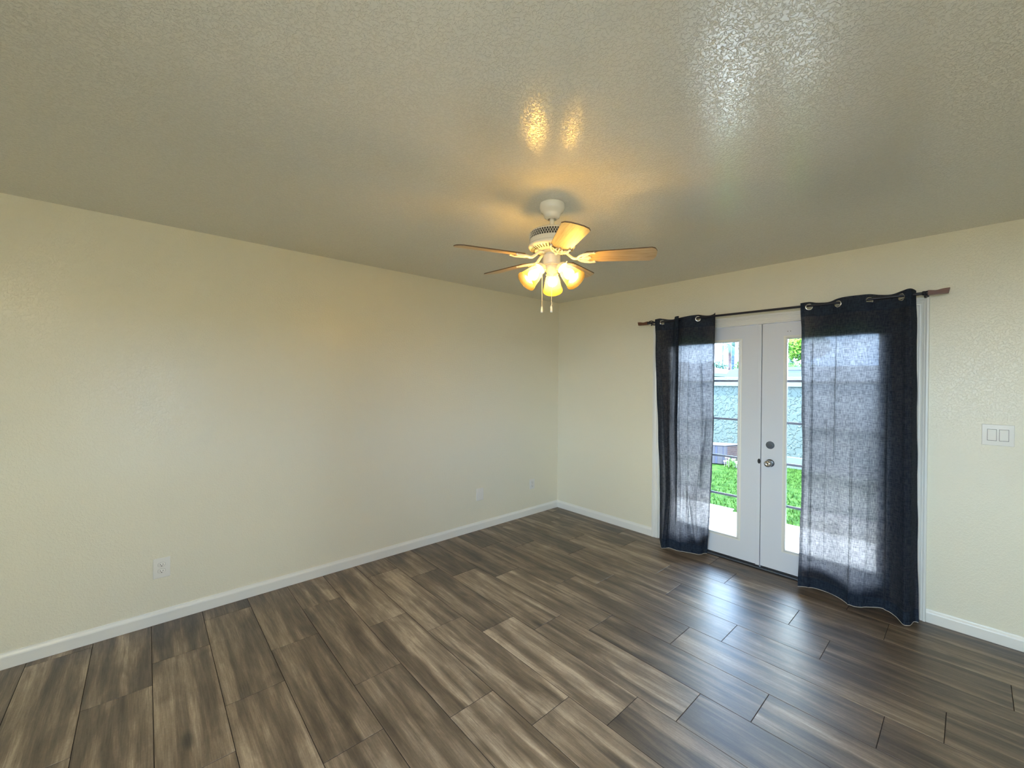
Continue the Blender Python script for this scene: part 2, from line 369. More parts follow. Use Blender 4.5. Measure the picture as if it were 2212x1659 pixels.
# ------------------------------------------------------------------ floor: planks laid one by one in one mesh
def build_floor():
    rnd = random.Random(11); bm = NB(); uvl = bm.loops.layers.uv.new('UVMap'); cl = bm.loops.layers.float_color.new('plank')
    W_, P_ = 0.2465, 0.8905
    off = {0: -1.873, 1: -2.083, 2: -2.558, 3: -2.766, 4: -2.35, 5: -2.165, 6: -2.667, 7: -2.446, 8: -2.257, 9: -2.04, 10: -1.77, 11: -1.30, 12: -.74, 13: -1.038, 14: -.45, 15: -.65}
    y_end = FRONT_Y; g = 0.0021; r = 0
    while True:
        xr = 0.0 if r == 0 else -0.215 - W_ * (r - 1); xl = -0.215 - W_ * r
        if xr <= REAR_X: break
        xl = max(xl, REAR_X); o = off.get(r, rnd.uniform(-1, 0)); k = math.floor((0 - o) / P_) + 1
        y1 = 0.0; ys = []
        yy = o + k * P_
        while yy > y_end - P_:
            if yy < 0: ys.append(yy)
            yy -= P_
        cuts = [0.0] + [y for y in ys if y > y_end] + [y_end]
        for a, b_ in zip(cuts, cuts[1:]):
            c = (rnd.random(), rnd.random(), rnd.random(), 1)
            X0, X1, Y0, Y1 = xl, xr, b_, a
            def q(x, y, z): return bm.verts.new((x, y, z))
            t_ = [q(X0 + g, Y0 + g, 0), q(X1 - g, Y0 + g, 0), q(X1 - g, Y1 - g, 0), q(X0 + g, Y1 - g, 0)]
            l_ = [q(X0 + g * .35, Y0 + g * .35, -.0016), q(X1 - g * .35, Y0 + g * .35, -.0016), q(X1 - g * .35, Y1 - g * .35, -.0016), q(X0 + g * .35, Y1 - g * .35, -.0016)]
            fs = [bm.faces.new(t_)] + [bm.faces.new((l_[i], l_[(i + 1) % 4], t_[(i + 1) % 4], t_[i])) for i in range(4)]
            for f in fs:
                f.material_index = 0
                for lp in f.loops:
                    lp[uvl].uv = (lp.vert.co.x - xr, lp.vert.co.y - a); lp[cl] = c
        r += 1
    # grout bed and slab
    z = -0.0011
    vs = [bm.verts.new(p) for p in ((REAR_X, y_end, z), (0, y_end, z), (0, 0, z), (REAR_X, 0, z))]
    f = bm.faces.new(vs); f.material_index = 1
    n0 = len(bm.faces); box(bm, (REAR_X - WT, y_end - WT, -0.12), (WT + 0.02, WT, -0.002)); bm.faces.ensure_lookup_table()
    for f in list(bm.faces)[n0:]: f.material_index = 1
    me = bpy.data.meshes.new('floor'); bmesh.ops.recalc_face_normals(bm, faces=bm.faces); bm.to_mesh(me); bm.free()
    for p in me.polygons:
        if p.normal.z < -0.5 and p.center.z > -0.05: p.flip()
    link('floor', me, [M_floor, M_grout], kind='structure')
build_floor()

# ------------------------------------------------------------------ baseboards
def base_prof(): return [(0, 0), (0.013, 0), (0.013, 0.058), (0.0115, 0.064), (0.006, 0.074), (0.0045, 0.080), (0, 0.082)]
def baseboard(name, p0, p1, nrm, miter0=0, miter1=0):
    bm = NB(); p0, p1, nrm = Vector(p0), Vector(p1), Vector(nrm); d = (p1 - p0).normalized(); A = []; Bq = []
    for t, h in base_prof():
        A.append(bm.verts.new(p0 + nrm * t + d * (t * miter0) + Vector((0, 0, h)))); Bq.append(bm.verts.new(p1 + nrm * t - d * (t * miter1) + Vector((0, 0, h))))
    k = len(A)
    for i in range(k): bm.faces.new((A[i], A[(i + 1) % k], Bq[(i + 1) % k], Bq[i]))
    bm.faces.new(A); bm.faces.new(Bq); return obj(name, bm, M_trim, kind='structure')
baseboard('baseboard_left', (REAR_X, 0, 0.001), (0, 0, 0.001), (0, -1, 0), 1, 1)
baseboard('baseboard_right', (0, 0, 0.001), (0, -1.2385, 0.001), (-1, 0, 0), 1, 0)
baseboard('baseboard_right.001', (0, -3.124, 0.001), (0, FRONT_Y, 0.001), (-1, 0, 0), 0, 1)
baseboard('baseboard_rear', (REAR_X, FRONT_Y, 0.001), (REAR_X, 0, 0.001), (1, 0, 0), 1, 1)
baseboard('baseboard_front', (0, FRONT_Y, 0.001), (REAR_X, FRONT_Y, 0.001), (0, 1, 0), 1, 1)

# ------------------------------------------------------------------ door casing and jamb
def casing():
    bm = NB(); prof = [(0, 0.0), (0, 0.008), (0.004, 0.010), (0.014, 0.010), (0.018, 0.013), (0.026, 0.0135), (0.030, 0.010), (0.040, 0.0155), (0.044, 0.0125), (0.052, 0.019), (0.060, 0.019), (0.063, 0.016), (0.063, 0.0)]
    yi0, yi1, zi = DY0 - 0.010, DY1 + 0.002 - 0.004, DZ1 - 0.004
    rings = [[], [], [], []]
    for d, h in prof:
        for k, c in enumerate(((yi0 - d, 0.0), (yi0 - d, zi + d), (yi1 + d, zi + d), (yi1 + d, 0.0))):
            rings[k].append(bm.verts.new((-h, c[0], c[1] + 0.001)))
    for A, Bq in zip(rings, rings[1:]):
        for i in range(len(prof) - 1): bm.faces.new((A[i], A[i + 1], Bq[i + 1], Bq[i]))
        bm.faces.new((A[-1], A[0], Bq[0], Bq[-1]))
    bm.faces.new(rings[0]); bm.faces.new(rings[3])
    return obj('trim_1', bm, M_trim, kind='structure', smooth=25)
casing()
bm = NB(); J = 0.012
box(bm, (0.001, DY0 + .0005, 0), (WT - .001, DY0 + J, DZ1 - .0005)); box(bm, (0.001, DY1 - J, 0), (WT - .001, DY1 - .0005, DZ1 - .0005)); box(bm, (0.001, DY0 + J, DZ1 - J), (WT - .001, DY1 - J, DZ1 - .0005))
# stop
box(bm, (0.066, DY0 + J, 0), (0.085, DY0 + J + .010, DZ1 - J)); box(bm, (0.066, DY1 - J - .010, 0), (0.085, DY1 - J, DZ1 - J)); box(bm, (0.066, DY0 + J, DZ1 - J - .010), (0.085, DY1 - J, DZ1 - J))
obj('trim_2', bm, M_trim, kind='structure')
bm = NB(); box(bm, (0.004, DY0 + J, 0.0005), (WT, DY1 - J, 0.014), 0.003); obj('trim_3', bm, M_steel, kind='structure')

# ------------------------------------------------------------------ french doors
def door(name, y0, y1, gy0, gy1):
    r = empty(name, (0.04, (y0 + y1) / 2, 0.0), kind='structure')
    z0, z1, gz0, gz1, xa, xb = 0.030, 1.976, 0.210, 1.845, 0.016, 0.060
    bm = NB(); ys = (y0, gy0 - .008, gy1 + .008, y1); zs = (z0, gz0 - .008, gz1 + .008, z1)
    box(bm, (xa, ys[0], z0), (xb, ys[1], z1)); box(bm, (xa, ys[2], z0), (xb, ys[3], z1)); box(bm, (xa, ys[1], z0), (xb, ys[2], zs[1])); box(bm, (xa, ys[1], zs[2]), (xb, ys[2], z1))
    leaf = obj('door_panel', bm, M_door, r)
    # raised glazing moulding, stepped
    bm = NB(); prof = [(0.0, 0.030), (0.0, 0.008), (0.004, 0.006), (0.010, 0.008), (0.013, 0.014), (0.022, 0.016), (0.027, 0.0155), (0.027, 0.030)]
    R_ = [[] for _ in range(4)]
    for d, h in prof:
        pts = ((gy0 - d, gz0 - d), (gy1 + d, gz0 - d), (gy1 + d, gz1 + d), (gy0 - d, gz1 + d))
        for k in range(4): R_[k].append(bm.verts.new((h, pts[k][0], pts[k][1])))
    for k in range(4):
        A, Bq = R_[k], R_[(k + 1) % 4]
        for i in range(len(prof)): bm.faces.new((A[i], A[(i + 1) % len(prof)], Bq[(i + 1) % len(prof)], Bq[i]))
    gf = obj('glazing_frame', bm, M_trim, r)
    bm = NB(); box(bm, (0.0375, gy0 - .006, gz0 - .006), (0.0395, gy1 + .006, gz1 + .006)); obj('glass_pane', bm, M_glass, r)
    for z in (1.519, 1.193, 0.871, 0.543):
        bm = NB(); box(bm, (0.026, gy0, z - .009), (0.0370, gy1, z + .009), 0.002); obj('muntin', bm, M_muntin, r)
    bm = NB(); box(bm, (xa + .004, y0 + .001, 0.015), (xb - .004, y1 - .001, z0)); obj('door_sweep', bm, M_gasket, r)
    return r
M_muntin = mat('white_muntin_backlit_grey', (0.30, 0.34, 0.46), 0.4)  # white bars; their backlit grey is put into the base colour
d1 = door('door_1', -2.168, -1.3135, -2.000, -1.470)
d2 = door('door_2', -3.0365, -2.177, -2.882, -2.352)
bm = NB(); box(bm, (0.003, -2.1745, 0.030), (0.0155, -2.146, 1.976), 0.002)
ast = obj('astragal', bm, M_door, d1)
bm = NB(); lathe(bm, [(0, 0.0155), (0.020, 0.0155), (0.020, 0.0005), (0, 0.0002)], (0.003 + 0.0005, -2.158, 0.872), (-1, 0, 0), 20)
for v in bm.verts: v.co.x = 0.0028 if v.co.x < -0.005 else 0.0032; v.co.y = -2.1745 + (v.co.y + 2.1745) * 0.55
obj('strike_recess', bm, M_slot, d1)
bm = NB(); box(bm, (0.0605, -2.1770, 0.030), (0.0640, -2.1680, 1.976)); box(bm, (0.017, -2.1768, 0.03), (0.060, -2.1746, 1.976)); obj('weather_seal', bm, M_gasket, d2)
# deadbolt and knob
bm = NB(); lathe(bm, [(0, -0.001), (0.030, -0.001), (0.030, 0.004), (0.027, 0.008), (0.0, 0.009)], (0.016, -2.240, 1.009), (-1, 0, 0), 32)
db = obj('deadbolt_plate', bm, M_steel, d2, smooth=35)
bm = NB(); box(bm, (-0.008, -2.262, 1.0055), (0.008, -2.218, 1.0125), 0.003, 3); obj('thumb_turn', bm, M_steel, db, smooth=40)
bm = NB(); lathe(bm, [(0, -0.001), (0.031, -0.001), (0.031, 0.004), (0.026, 0.009), (0.016, 0.011), (0, 0.0115)], (0.016, -2.240, 0.866), (-1, 0, 0), 32)
kr = obj('knob_rose', bm, M_steel, d2, smooth=35)
bm = NB(); lathe(bm, [(0.0105, 0.0), (0.0105, 0.022), (0.015, 0.027), (0.0245, 0.034), (0.0275, 0.043), (0.026, 0.052), (0.020, 0.058), (0.013, 0.060), (0.011, 0.0585), (0, 0.0585)], (0.008, -2.240, 0.866), (-1, 0, 0), 36)
obj('door_knob', bm, M_chrome, kr, smooth=40)
# three screw holes above the right leaf's glass
bm = NB()
for dy in (0.0, 0.018): lathe(bm, [(0, 0), (0.0028, 0), (0.0028, 0.0012), (0, 0.0014)], (0.0162, -2.352 - dy, 1.905), (-1, 0, 0), 8)
obj('screw_hole', bm, M_slot, d2)

# ------------------------------------------------------------------ curtain rod
RX, RZ0, RZ1 = -0.090, 2.071, 2.066
def rz(y): return RZ0 + (RZ1 - RZ0) * (y + 1.2) / (-3.12 + 1.2)
rod = empty('curtain_rod', (RX, -2.16, 2.068), 'dark navy metal curtain rod with brown wooden ends above the french doors', 'curtain rod')
bm = NB(); tube(bm, [(RX, -1.215, rz(-1.215)), (RX, -2.2, rz(-2.2)), (RX, -3.125, rz(-3.125))], 0.0088, 14); obj('pole', bm, M_rod, rod, smooth=40)
def finial(y0, y1, z):
    s = 1 if y1 > y0 else -1; bm = NB(); L_ = abs(y1 - y0); rings = []
    for k in range(9):
        t = k / 8; y = y0 + s * L_ * t
        hh = 0.0150 + 0.0012 * t; top = hh - 0.0060 * math.exp(-((t - 0.42) / 0.26) ** 2); bot = -hh + 0.0015 * (t ** 3)
        wv = 0.012 + 0.003 * t
        if k == 8: y -= s * 0.004 * 0
        rings.append([bm.verts.new((RX + a * wv, y + s * (0.006 if b_ > 0 and k == 8 else 0), z + (top if b_ > 0 else bot))) for a, b_ in ((-1, -1), (1, -1), (1, 1), (-1, 1))])
    for A, Bq in zip(rings, rings[1:]):
        for i in range(4): bm.faces.new((A[i], A[(i + 1) % 4], Bq[(i + 1) % 4], Bq[i]))
    bm.faces.new(rings[0]); bm.faces.new(rings[-1])
    bmesh.ops.bevel(bm, geom=[e for e in bm.edges if e.calc_face_angle(0) > 0.6], offset=0.0025, segments=2, profile=0.6, affect='EDGES')
    obj('finial', bm, M_finial, rod, smooth=35)
    bm = NB(); lathe(bm, [(0, 0), (0.013, 0), (0.014, 0.006), (0.012, 0.010), (0.0135, 0.014), (0.0135, 0.022), (0.009, 0.028), (0.0, 0.028)], (RX, y0 + s * 0.001, z), (0, -s, 0), 20); obj('collar', bm, M_rod, rod, smooth=40)
finial(-1.224, -1.128, rz(-1.2)); finial(-3.118, -3.206, rz(-3.12) + 0.001)
for y in (-1.262, -3.108):
    z = rz(y); bm = NB(); box(bm, (-0.006, y - 0.012, z - 0.040), (-0.0005, y + 0.012, z + 0.028), 0.002); tube(bm, [(-0.004, y, z - 0.014), (-0.06, y, z - 0.016), (RX, y, z - 0.016)], 0.0055, 10)
    tube(bm, spline([(RX + 0.012, y, z + 0.004), (RX + 0.011, y, z - 0.008), (RX, y, z - 0.0135), (RX - 0.011, y, z - 0.008), (RX - 0.012, y, z + 0.003)], 4), 0.0038, 8)
    tube(bm, [(RX, y, z - 0.012), (RX, y, z - 0.030)], 0.005, 8); obj('bracket', bm, M_rod, rod, smooth=40)
bm = NB(); tube(bm, spline([(RX, -1.232, rz(-1.23)), (RX, -1.238, 2.083), (RX - .004, -1.262, 2.087), (RX - .002, -1.285, 2.078)], 5), 0.0045, 8); obj('bracket', bm, M_rod, rod, smooth=40)

# ------------------------------------------------------------------ curtains
LT = [(-1.3029, -0.1), (-1.3517, -0.112), (-1.3722, -0.09), (-1.4236, -0.066), (-1.4719, -0.064), (-1.5089, -0.12), (-1.5461, -0.125), (-1.5179, -0.082), (-1.5857, -0.11), (-1.6451, -0.112), (-1.7046, -0.09), (-1.7422, -0.066), (-1.7887, -0.064), (-1.8269, -0.072), (-1.8535, -0.1)]
LM = [(-1.3279, -0.085), (-1.3879, -0.11), (-1.4217, -0.105), (-1.4306, -0.07), (-1.446, -0.065), (-1.501, -0.112), (-1.5431, -0.118), (-1.5122, -0.085), (-1.5796, -0.105), (-1.6489, -0.11), (-1.7079, -0.105), (-1.762, -0.092), (-1.7941, -0.075), (-1.8222, -0.068), (-1.8427, -0.09)]
LB = [(-1.3568, -0.08), (-1.4123, -0.115), (-1.4491, -0.125), (-1.4579, -0.09), (-1.4681, -0.075), (-1.5116, -0.1), (-1.5451, -0.115), (-1.5279, -0.085), (-1.6113, -0.12), (-1.6395, -0.1), (-1.6915, -0.115), (-1.7362, -0.125), (-1.7668, -0.095), (-1.7993, -0.07), (-1.8226, -0.07)]
LF = [(-1.3561, -0.0712), (-1.4231, -0.1782), (-1.4531, -0.2176), (-1.4794, -0.2066), (-1.4882, -0.1747), (-1.5098, -0.1654), (-1.5466, -0.1696), (-1.5804, -0.1688), (-1.6222, -0.1507), (-1.6649, -0.1356), (-1.7066, -0.1198), (-1.7382, -0.1096), (-1.7533, -0.0846), (-1.7579, -0.0537), (-1.7773, -0.0295)]
RT = [(-2.4597, -0.105), (-2.5101, -0.09), (-2.5525, -0.068), (-2.6198, -0.066), (-2.6764, -0.09), (-2.731, -0.114), (-2.7923, -0.115), (-2.8437, -0.09), (-2.8918, -0.064), (-2.9483, -0.062), (-2.9991, -0.09), (-3.027, -0.118), (-3.0441, -0.122), (-3.0561, -0.085), (-3.0639, -0.045)]
RM = [(-2.4798, -0.1), (-2.5218, -0.112), (-2.5606, -0.1), (-2.6161, -0.095), (-2.6708, -0.108), (-2.7208, -0.118), (-2.7778, -0.12), (-2.8315, -0.11), (-2.885, -0.09), (-2.9367, -0.085), (-2.9897, -0.11), (-3.0285, -0.14), (-3.0563, -0.15), (-3.0708, -0.09), (-3.0781, -0.04)]
RF = [(-2.4656, -0.116), (-2.513, -0.0872), (-2.5594, -0.0745), (-2.6171, -0.0778), (-2.6703, -0.0938), (-2.7196, -0.1168), (-2.7612, -0.1488), (-2.805, -0.1504), (-2.8584, -0.1145), (-2.9295, -0.0795), (-2.9911, -0.1112), (-3.0288, -0.1658), (-3.0615, -0.1579), (-3.0749, -0.0824), (-3.0971, -0.0721)]
def curtain(name, label, levels, top, seed, flare=None, sag=None, grom=(), creases=()):
    """levels: [(z, plan points)] from top to floor; z of the lowest may sag"""
    rnd = random.Random(seed); SUB = 16
    plans = [(z, spline([(y, x, 0) for y, x in pl], SUB)) for z, pl in levels]
    n_ = len(plans[0][1]); NV = 120
    zs_top = spline([(top[i] - 0.007, 0, 0) for i in range(len(top))], SUB); zs_bot = spline([(s, 0, 0) for s in (sag or [0.012] * len(top))], SUB)
    zl = [z for z, _ in plans]
    def at(i, t):                                   # t 0 top .. 1 bottom
        z = zs_top[i].x * (1 - t) + zs_bot[i].x * t
        zz = max(min(z, zl[0]), zl[-1]); k = 0
        while k < len(zl) - 2 and zz < zl[k + 1]: k += 1
        u = (zl[k] - zz) / (zl[k] - zl[k + 1]); u = max(0, min(1, u))
        P_ = [plans[max(k - 1, 0)][1][i], plans[k][1][i], plans[k + 1][1][i], plans[min(k + 2, len(zl) - 1)][1][i]]
        v = 0.5 * ((2 * P_[1]) + (P_[2] - P_[0]) * u + (2 * P_[0] - 5 * P_[1] + 4 * P_[2] - P_[3]) * u * u + (3 * P_[1] - P_[0] - 3 * P_[2] + P_[3]) * u ** 3)
        return Vector((v.y, v.x, z))
    bm = NB(); uvl = bm.loops.layers.uv.new('UVMap'); ue = bm.loops.layers.uv.new('Edge')
    mid = [at(i, 0.4) for i in range(n_)]; arc = [0.0]
    for a, b_ in zip(mid, mid[1:]): arc.append(arc[-1] + (b_ - a).length * 1.25)
    grid = []; uvs = {}
    for j in range(NV + 1):
        t = j / NV; row = []
        for i in range(n_):
            p = at(i, t); s = arc[i]
            # soft creases and a slightly uneven cloth
            fade = math.sin(PI * min(1, max(0, t))) ** 0.6
            p.x += fade * (0.0035 * math.sin(s * 19 + 2.1 * math.sin(t * 5 + seed)) + 0.002 * math.sin(s * 47 + t * 9 + seed))
            p.x += (0.006 * math.sin(t * 11 + s * 6 + seed) * fade)
            for c0, c1, amp, wd, t0, t1 in creases:
                k_ = s / arc[-1] - (c0 + (c1 - c0) * t); on = max(0, min(1, (t - t0) / 0.12)) * max(0, min(1, (t1 - t) / 0.12))
                p.x -= amp * on * math.exp(-(k_ / wd) ** 2)
            if flare: p = flare(p, s / arc[-1], t)
            if i in (0, n_ - 1): p.y += 0.0025 * math.sin(t * 31 + seed) * fade
            v = bm.verts.new(p); row.append(v); uvs[v] = (s, p.z, min(s, arc[-1] - s))
        grid.append(row)
    for j in range(NV):
        for i in range(n_ - 1): bm.faces.new((grid[j][i], grid[j][i + 1], grid[j + 1][i + 1], grid[j + 1][i]))
    # grommet holes
    cut = []
    for gy in grom:
        for f in bm.faces:
            c = f.calc_center_median()
            if (c.y - gy) ** 2 * 1.0 + (c.z - rz(gy) + 0.009) ** 2 < 0.0168 ** 2: cut.append(f)
    bmesh.ops.delete(bm, geom=list(set(cut)), context='FACES')
    for f in bm.faces:
        for lp in f.loops:
            u_, v_, e_ = uvs[lp.vert]; lp[uvl].uv = (u_, v_); lp[ue].uv = (e_, 0)
    me = bpy.data.meshes.new(name); bm.to_mesh(me); hem = [tuple(v.co) for v in grid[-1]]; bm.free()
    root = empty(name, (-0.09, sum(p.y for p in mid) / n_, 0.0), label, 'curtain')
    link('cloth_panel', me, M_curt, root, smooth=180)
    for gy in grom:
        # ring lies in the cloth where it crosses the pole
        i = min(range(n_), key=lambda k: abs(plans[0][1][k].x - gy) if abs(plans[0][1][k].y - RX) < 0.02 else 9)
        a, b_ = plans[0][1][max(i - 2, 0)], plans[0][1][min(i + 2, n_ - 1)]; d = Vector((b_.y - a.y, b_.x - a.x, 0)).normalized(); nx = Vector((d.y, -d.x, 0))
        c = Vector((plans[0][1][i].y, plans[0][1][i].x, rz(gy) - 0.009)); g = NB()
        tube_ring(g, c, nx, 0.0200, 0.0036)
        obj('grommet', g, M_grom, root, smooth=60)
    h = NB(); tube(h, [Vector(p) + Vector((-0.001, 0, -0.0015)) for p in hem[::3]], 0.0016, 6); obj('hem_binding', h, M_hemthread, root)
    return root
def tube_ring(bm, c, nrm, R_, r, n=36, k=8):
    x, y, z = frame_of(nrm); rings = []
    for i in range(n):
        a = 2 * PI * i / n; d = x * math.cos(a) + y * math.sin(a); ring = []
        for j in range(k):
            b_ = 2 * PI * j / k; ring.append(bm.verts.new(c + d * (R_ + r * math.cos(b_)) + z * (r * 0.55 * math.sin(b_))))
        rings.append(ring)
    for i in range(n):
        A, Bq = rings[i], rings[(i + 1) % n]
        for j in range(k): bm.faces.new((A[j], A[(j + 1) % k], Bq[(j + 1) % k], Bq[j]))
def lerp_plan(a, b_, t): return [(p[0] * (1 - t) + q[0] * t, p[1] * (1 - t) + q[1] * t) for p, q in zip(a, b_)]
def flareL(p, s, t):
    # the lower left panel gathers into a slanting crease that opens towards the floor
    g = math.exp(-((s - (0.40 + 0.45 * max(0, t - 0.72))) / 0.05) ** 2) * max(0, min(1, (t - 0.62) / 0.15)) * max(0, min(1, (1.0 - t) / 0.06))
    p.x -= 0.022 * g
    g2 = math.exp(-((s - (0.62 + 0.5 * max(0, t - 0.70))) / 0.035) ** 2) * max(0, min(1, (t - 0.60) / 0.2)) * max(0, min(1, (1.0 - t) / 0.06))
    p.x += 0.020 * g2
    return p
topL = [2.104, 2.106, 2.104, 2.094, 2.092, 2.104, 2.106, 2.096, 2.096, 2.100, 2.103, 2.096, 2.090, 2.096, 2.104]
topR = [2.098, 2.102, 2.094, 2.090, 2.104, 2.106, 2.106, 2.108, 2.100, 2.094, 2.104, 2.108, 2.108, 2.106, 2.102]
curtain('curtain', 'narrow gathered charcoal sheer curtain on the left half of the french doors', [(2.07, LT), (1.95, lerp_plan(LT, LM, 0.25)), (1.2, LM), (0.55, LB), (0.30, lerp_plan(LB, LF, 0.35)), (0.012, LF)], topL, 3, flareL, grom=(-1.3722, -1.7046), creases=((0.10, 0.16, 0.012, 0.012, 0.08, 1.1), (0.22, 0.24, 0.010, 0.010, 0.1, 1.1), (0.68, 0.66, 0.010, 0.008, 0.1, 1.0), (0.80, 0.90, 0.014, 0.010, 0.12, 0.75), (0.56, 0.52, 0.009, 0.007, 0.05, 1.1), (0.93, 0.82, 0.010, 0.012, 0.35, 1.0)))
sagR = [0.012, 0.016, 0.020, 0.022, 0.022, 0.018, 0.014, 0.014, 0.022, 0.030, 0.018, 0.010, 0.008, 0.008, 0.008]
curtain('curtain.001', 'wide flat charcoal sheer curtain covering the right half of the french doors', [(2.07, RT), (1.92, lerp_plan(RT, RM, 0.3)), (1.0, RM), (0.40, lerp_plan(RM, RF, 0.45)), (0.012, RF)], topR, 8, None, sag=sagR, grom=(-2.5101, -2.6764, -2.8437, -2.9991), creases=((0.085, 0.075, 0.012, 0.008, 0.06, 1.1), (0.285, 0.275, 0.012, 0.006, 0.08, 0.6), (0.40, 0.43, 0.012, 0.007, 0.42, 1.1), (0.22, 0.20, 0.006, 0.010, 0.3, 1.0), (0.52, 0.55, 0.005, 0.012, 0.4, 1.1), (0.66, 0.68, 0.012, 0.014, 0.1, 1.1), (0.80, 0.82, 0.014, 0.016, 0.15, 1.1)))

# ------------------------------------------------------------------ outlets and switch
def plate_left(name, x0, x1, z0, z1, label, duplex):
    r = empty(name, ((x0 + x1) / 2, 0.0, (z0 + z1) / 2), label, 'wall outlet' if duplex else 'wall plate')
    bm = NB(); box(bm, (x0, -0.0065, z0), (x1, -0.0003, z1), 0.0025, 3); obj('cover_plate', bm, M_plastic, r, smooth=40)
    xm, zm = (x0 + x1) / 2, (z0 + z1) / 2
    if duplex:
        for s in (1, -1):
            zc = zm + s * 0.0195; bm = NB(); prof = []
            ring = []
            for k in range(28):
                a = 2 * PI * k / 28; ring.append((xm + max(-0.0175, min(0.0175, 0.0195 * math.cos(a))), zc + 0.0140 * math.sin(a)))
            f0 = [bm.verts.new((x, -0.0064, z)) for x, z in ring]; f1 = [bm.verts.new((x, -0.0088, z)) for x, z in ring]; f2 = [bm.verts.new((xm + (x - xm) * .94, -0.0094, zc + (z - zc) * .94)) for x, z in ring]
            for A, Bq in ((f0, f1), (f1, f2)):
                for k in range(28): bm.faces.new((A[k], A[(k + 1) % 28], Bq[(k + 1) % 28], Bq[k]))
            bm.faces.new(f2); rec = obj('receptacle', bm, M_plastic, r, smooth=40)
            for dx, hh in ((-0.0065, 0.0042), (0.0065, 0.0034)):
                b2 = NB(); box(b2, (xm + dx - .0011, -0.0098, zc + .003 - hh), (xm + dx + .0011, -0.0085, zc + .003 + hh)); obj('slot', b2, M_slot, rec)
            b2 = NB(); lathe(b2, [(0, 0), (0.0025, 0), (0.0025, 0.0014), (0, 0.0014)], (xm, -0.0085, zc - .0072), (0, -1, 0), 12); obj('ground_hole', b2, M_slot, rec)
            g = NB(); tube(g, [(x, -0.0067, z) for x, z in ring] + [(ring[0][0], -0.0067, ring[0][1])], 0.0006, 5); obj('seam', g, M_slot, rec)
        bm = NB(); lathe(bm, [(0, 0), (0.003, 0), (0.003, 0.0012), (0, 0.0016)], (xm, -0.0064, zm), (0, -1, 0), 12); obj('screw', bm, M_plastic, r)
    else:
        for s in (1, -1):
            bm = NB(); lathe(bm, [(0, 0), (0.003, 0), (0.003, 0.0012), (0, 0.0016)], (xm, -0.0064, zm + s * 0.041), (0, -1, 0), 12); obj('screw', bm, M_plastic, r)
    return r
plate_left('wall_outlet', -3.659, -3.578, 0.279, 0.400, 'white duplex outlet low on the left wall, nearest the camera', True)
plate_left('blank_wall_plate', -1.2135, -1.127, 0.297, 0.418, 'blank white cover plate low on the left wall towards the far corner', False)
plate_left('wall_outlet.001', -0.468, -0.394, 0.288, 0.397, 'small white outlet low on the left wall beside the far corner', True)
sw = empty('light_switch', (0, -3.4075, 1.209), 'white double rocker light switch on the wall right of the curtains', 'light switch')
bm = NB(); box(bm, (-0.0065, -3.469, 1.148), (-0.0003, -3.346, 1.270), 0.0025, 3); obj('cover_plate', bm, M_plastic, sw, smooth=40)
for ya in (-3.402, -3.4475):
    bm = NB(); box(bm, (-0.0068, ya - .0012, 1.1755), (-0.0060, ya + .0352, 1.2425)); obj('rocker_gap', bm, M_slot, sw)
    bm = NB(); vs = box(bm, (-0.0095, ya, 1.177), (-0.0055, ya + .034, 1.241), 0.001)
    for v in bm.verts:
        if v.co.x < -0.008: v.co.x += 0.0022 * max(0, (1.209 - v.co.z) / 0.032) * 1.0
    obj('rocker', bm, M_plastic, sw)
for yy in (-3.385, -3.4305):
    for zz in (1.161, 1.257):
        bm = NB(); lathe(bm, [(0, 0), (0.0028, 0), (0.0028, 0.001), (0, 0.0014)], (-0.0064, yy, zz), (-1, 0, 0), 10); obj('screw', bm, M_plastic, sw)

# ------------------------------------------------------------------ ceiling fan
FX, FY = -2.085, -1.811; FC = Vector((FX, FY, 0))
fan = empty('ceiling_fan', (FX, FY, 2.44), 'white ceiling fan with five light wood blades and three lit frosted glass shades', 'ceiling fan')
bm = NB(); lathe(bm, [(0, 2.4395), (0.067, 2.4395), (0.068, 2.433), (0.067, 2.415), (0.060, 2.402), (0.048, 2.392), (0.044, 2.382), (0.040, 2.370), (0.030, 2.362), (0.022, 2.360), (0.021, 2.372), (0, 2.372)], FC, n=48); obj('canopy', bm, M_fanwhite, fan, smooth=50)
bm = NB(); lathe(bm, [(0, 2.37), (0.0125, 2.37), (0.0125, 2.312), (0.020, 2.310), (0.020, 2.300), (0, 2.300)], FC, n=24); obj('downrod', bm, M_fanwhite, fan, smooth=40)
bm = NB(); lathe(bm, [(0, 2.305), (0.030, 2.304), (0.085, 2.299), (0.108, 2.293), (0.118, 2.284), (0.1185, 2.246), (0.1195, 2.240), (0.1195, 2.226), (0.124, 2.222), (0.125, 2.214), (0.120, 2.206), (0.100, 2.196), (0.078, 2.190), (0.060, 2.188), (0.058, 2.196), (0, 2.196)], FC, n=64); mot = obj('motor_housing', bm, M_fanwhite, fan, smooth=45)
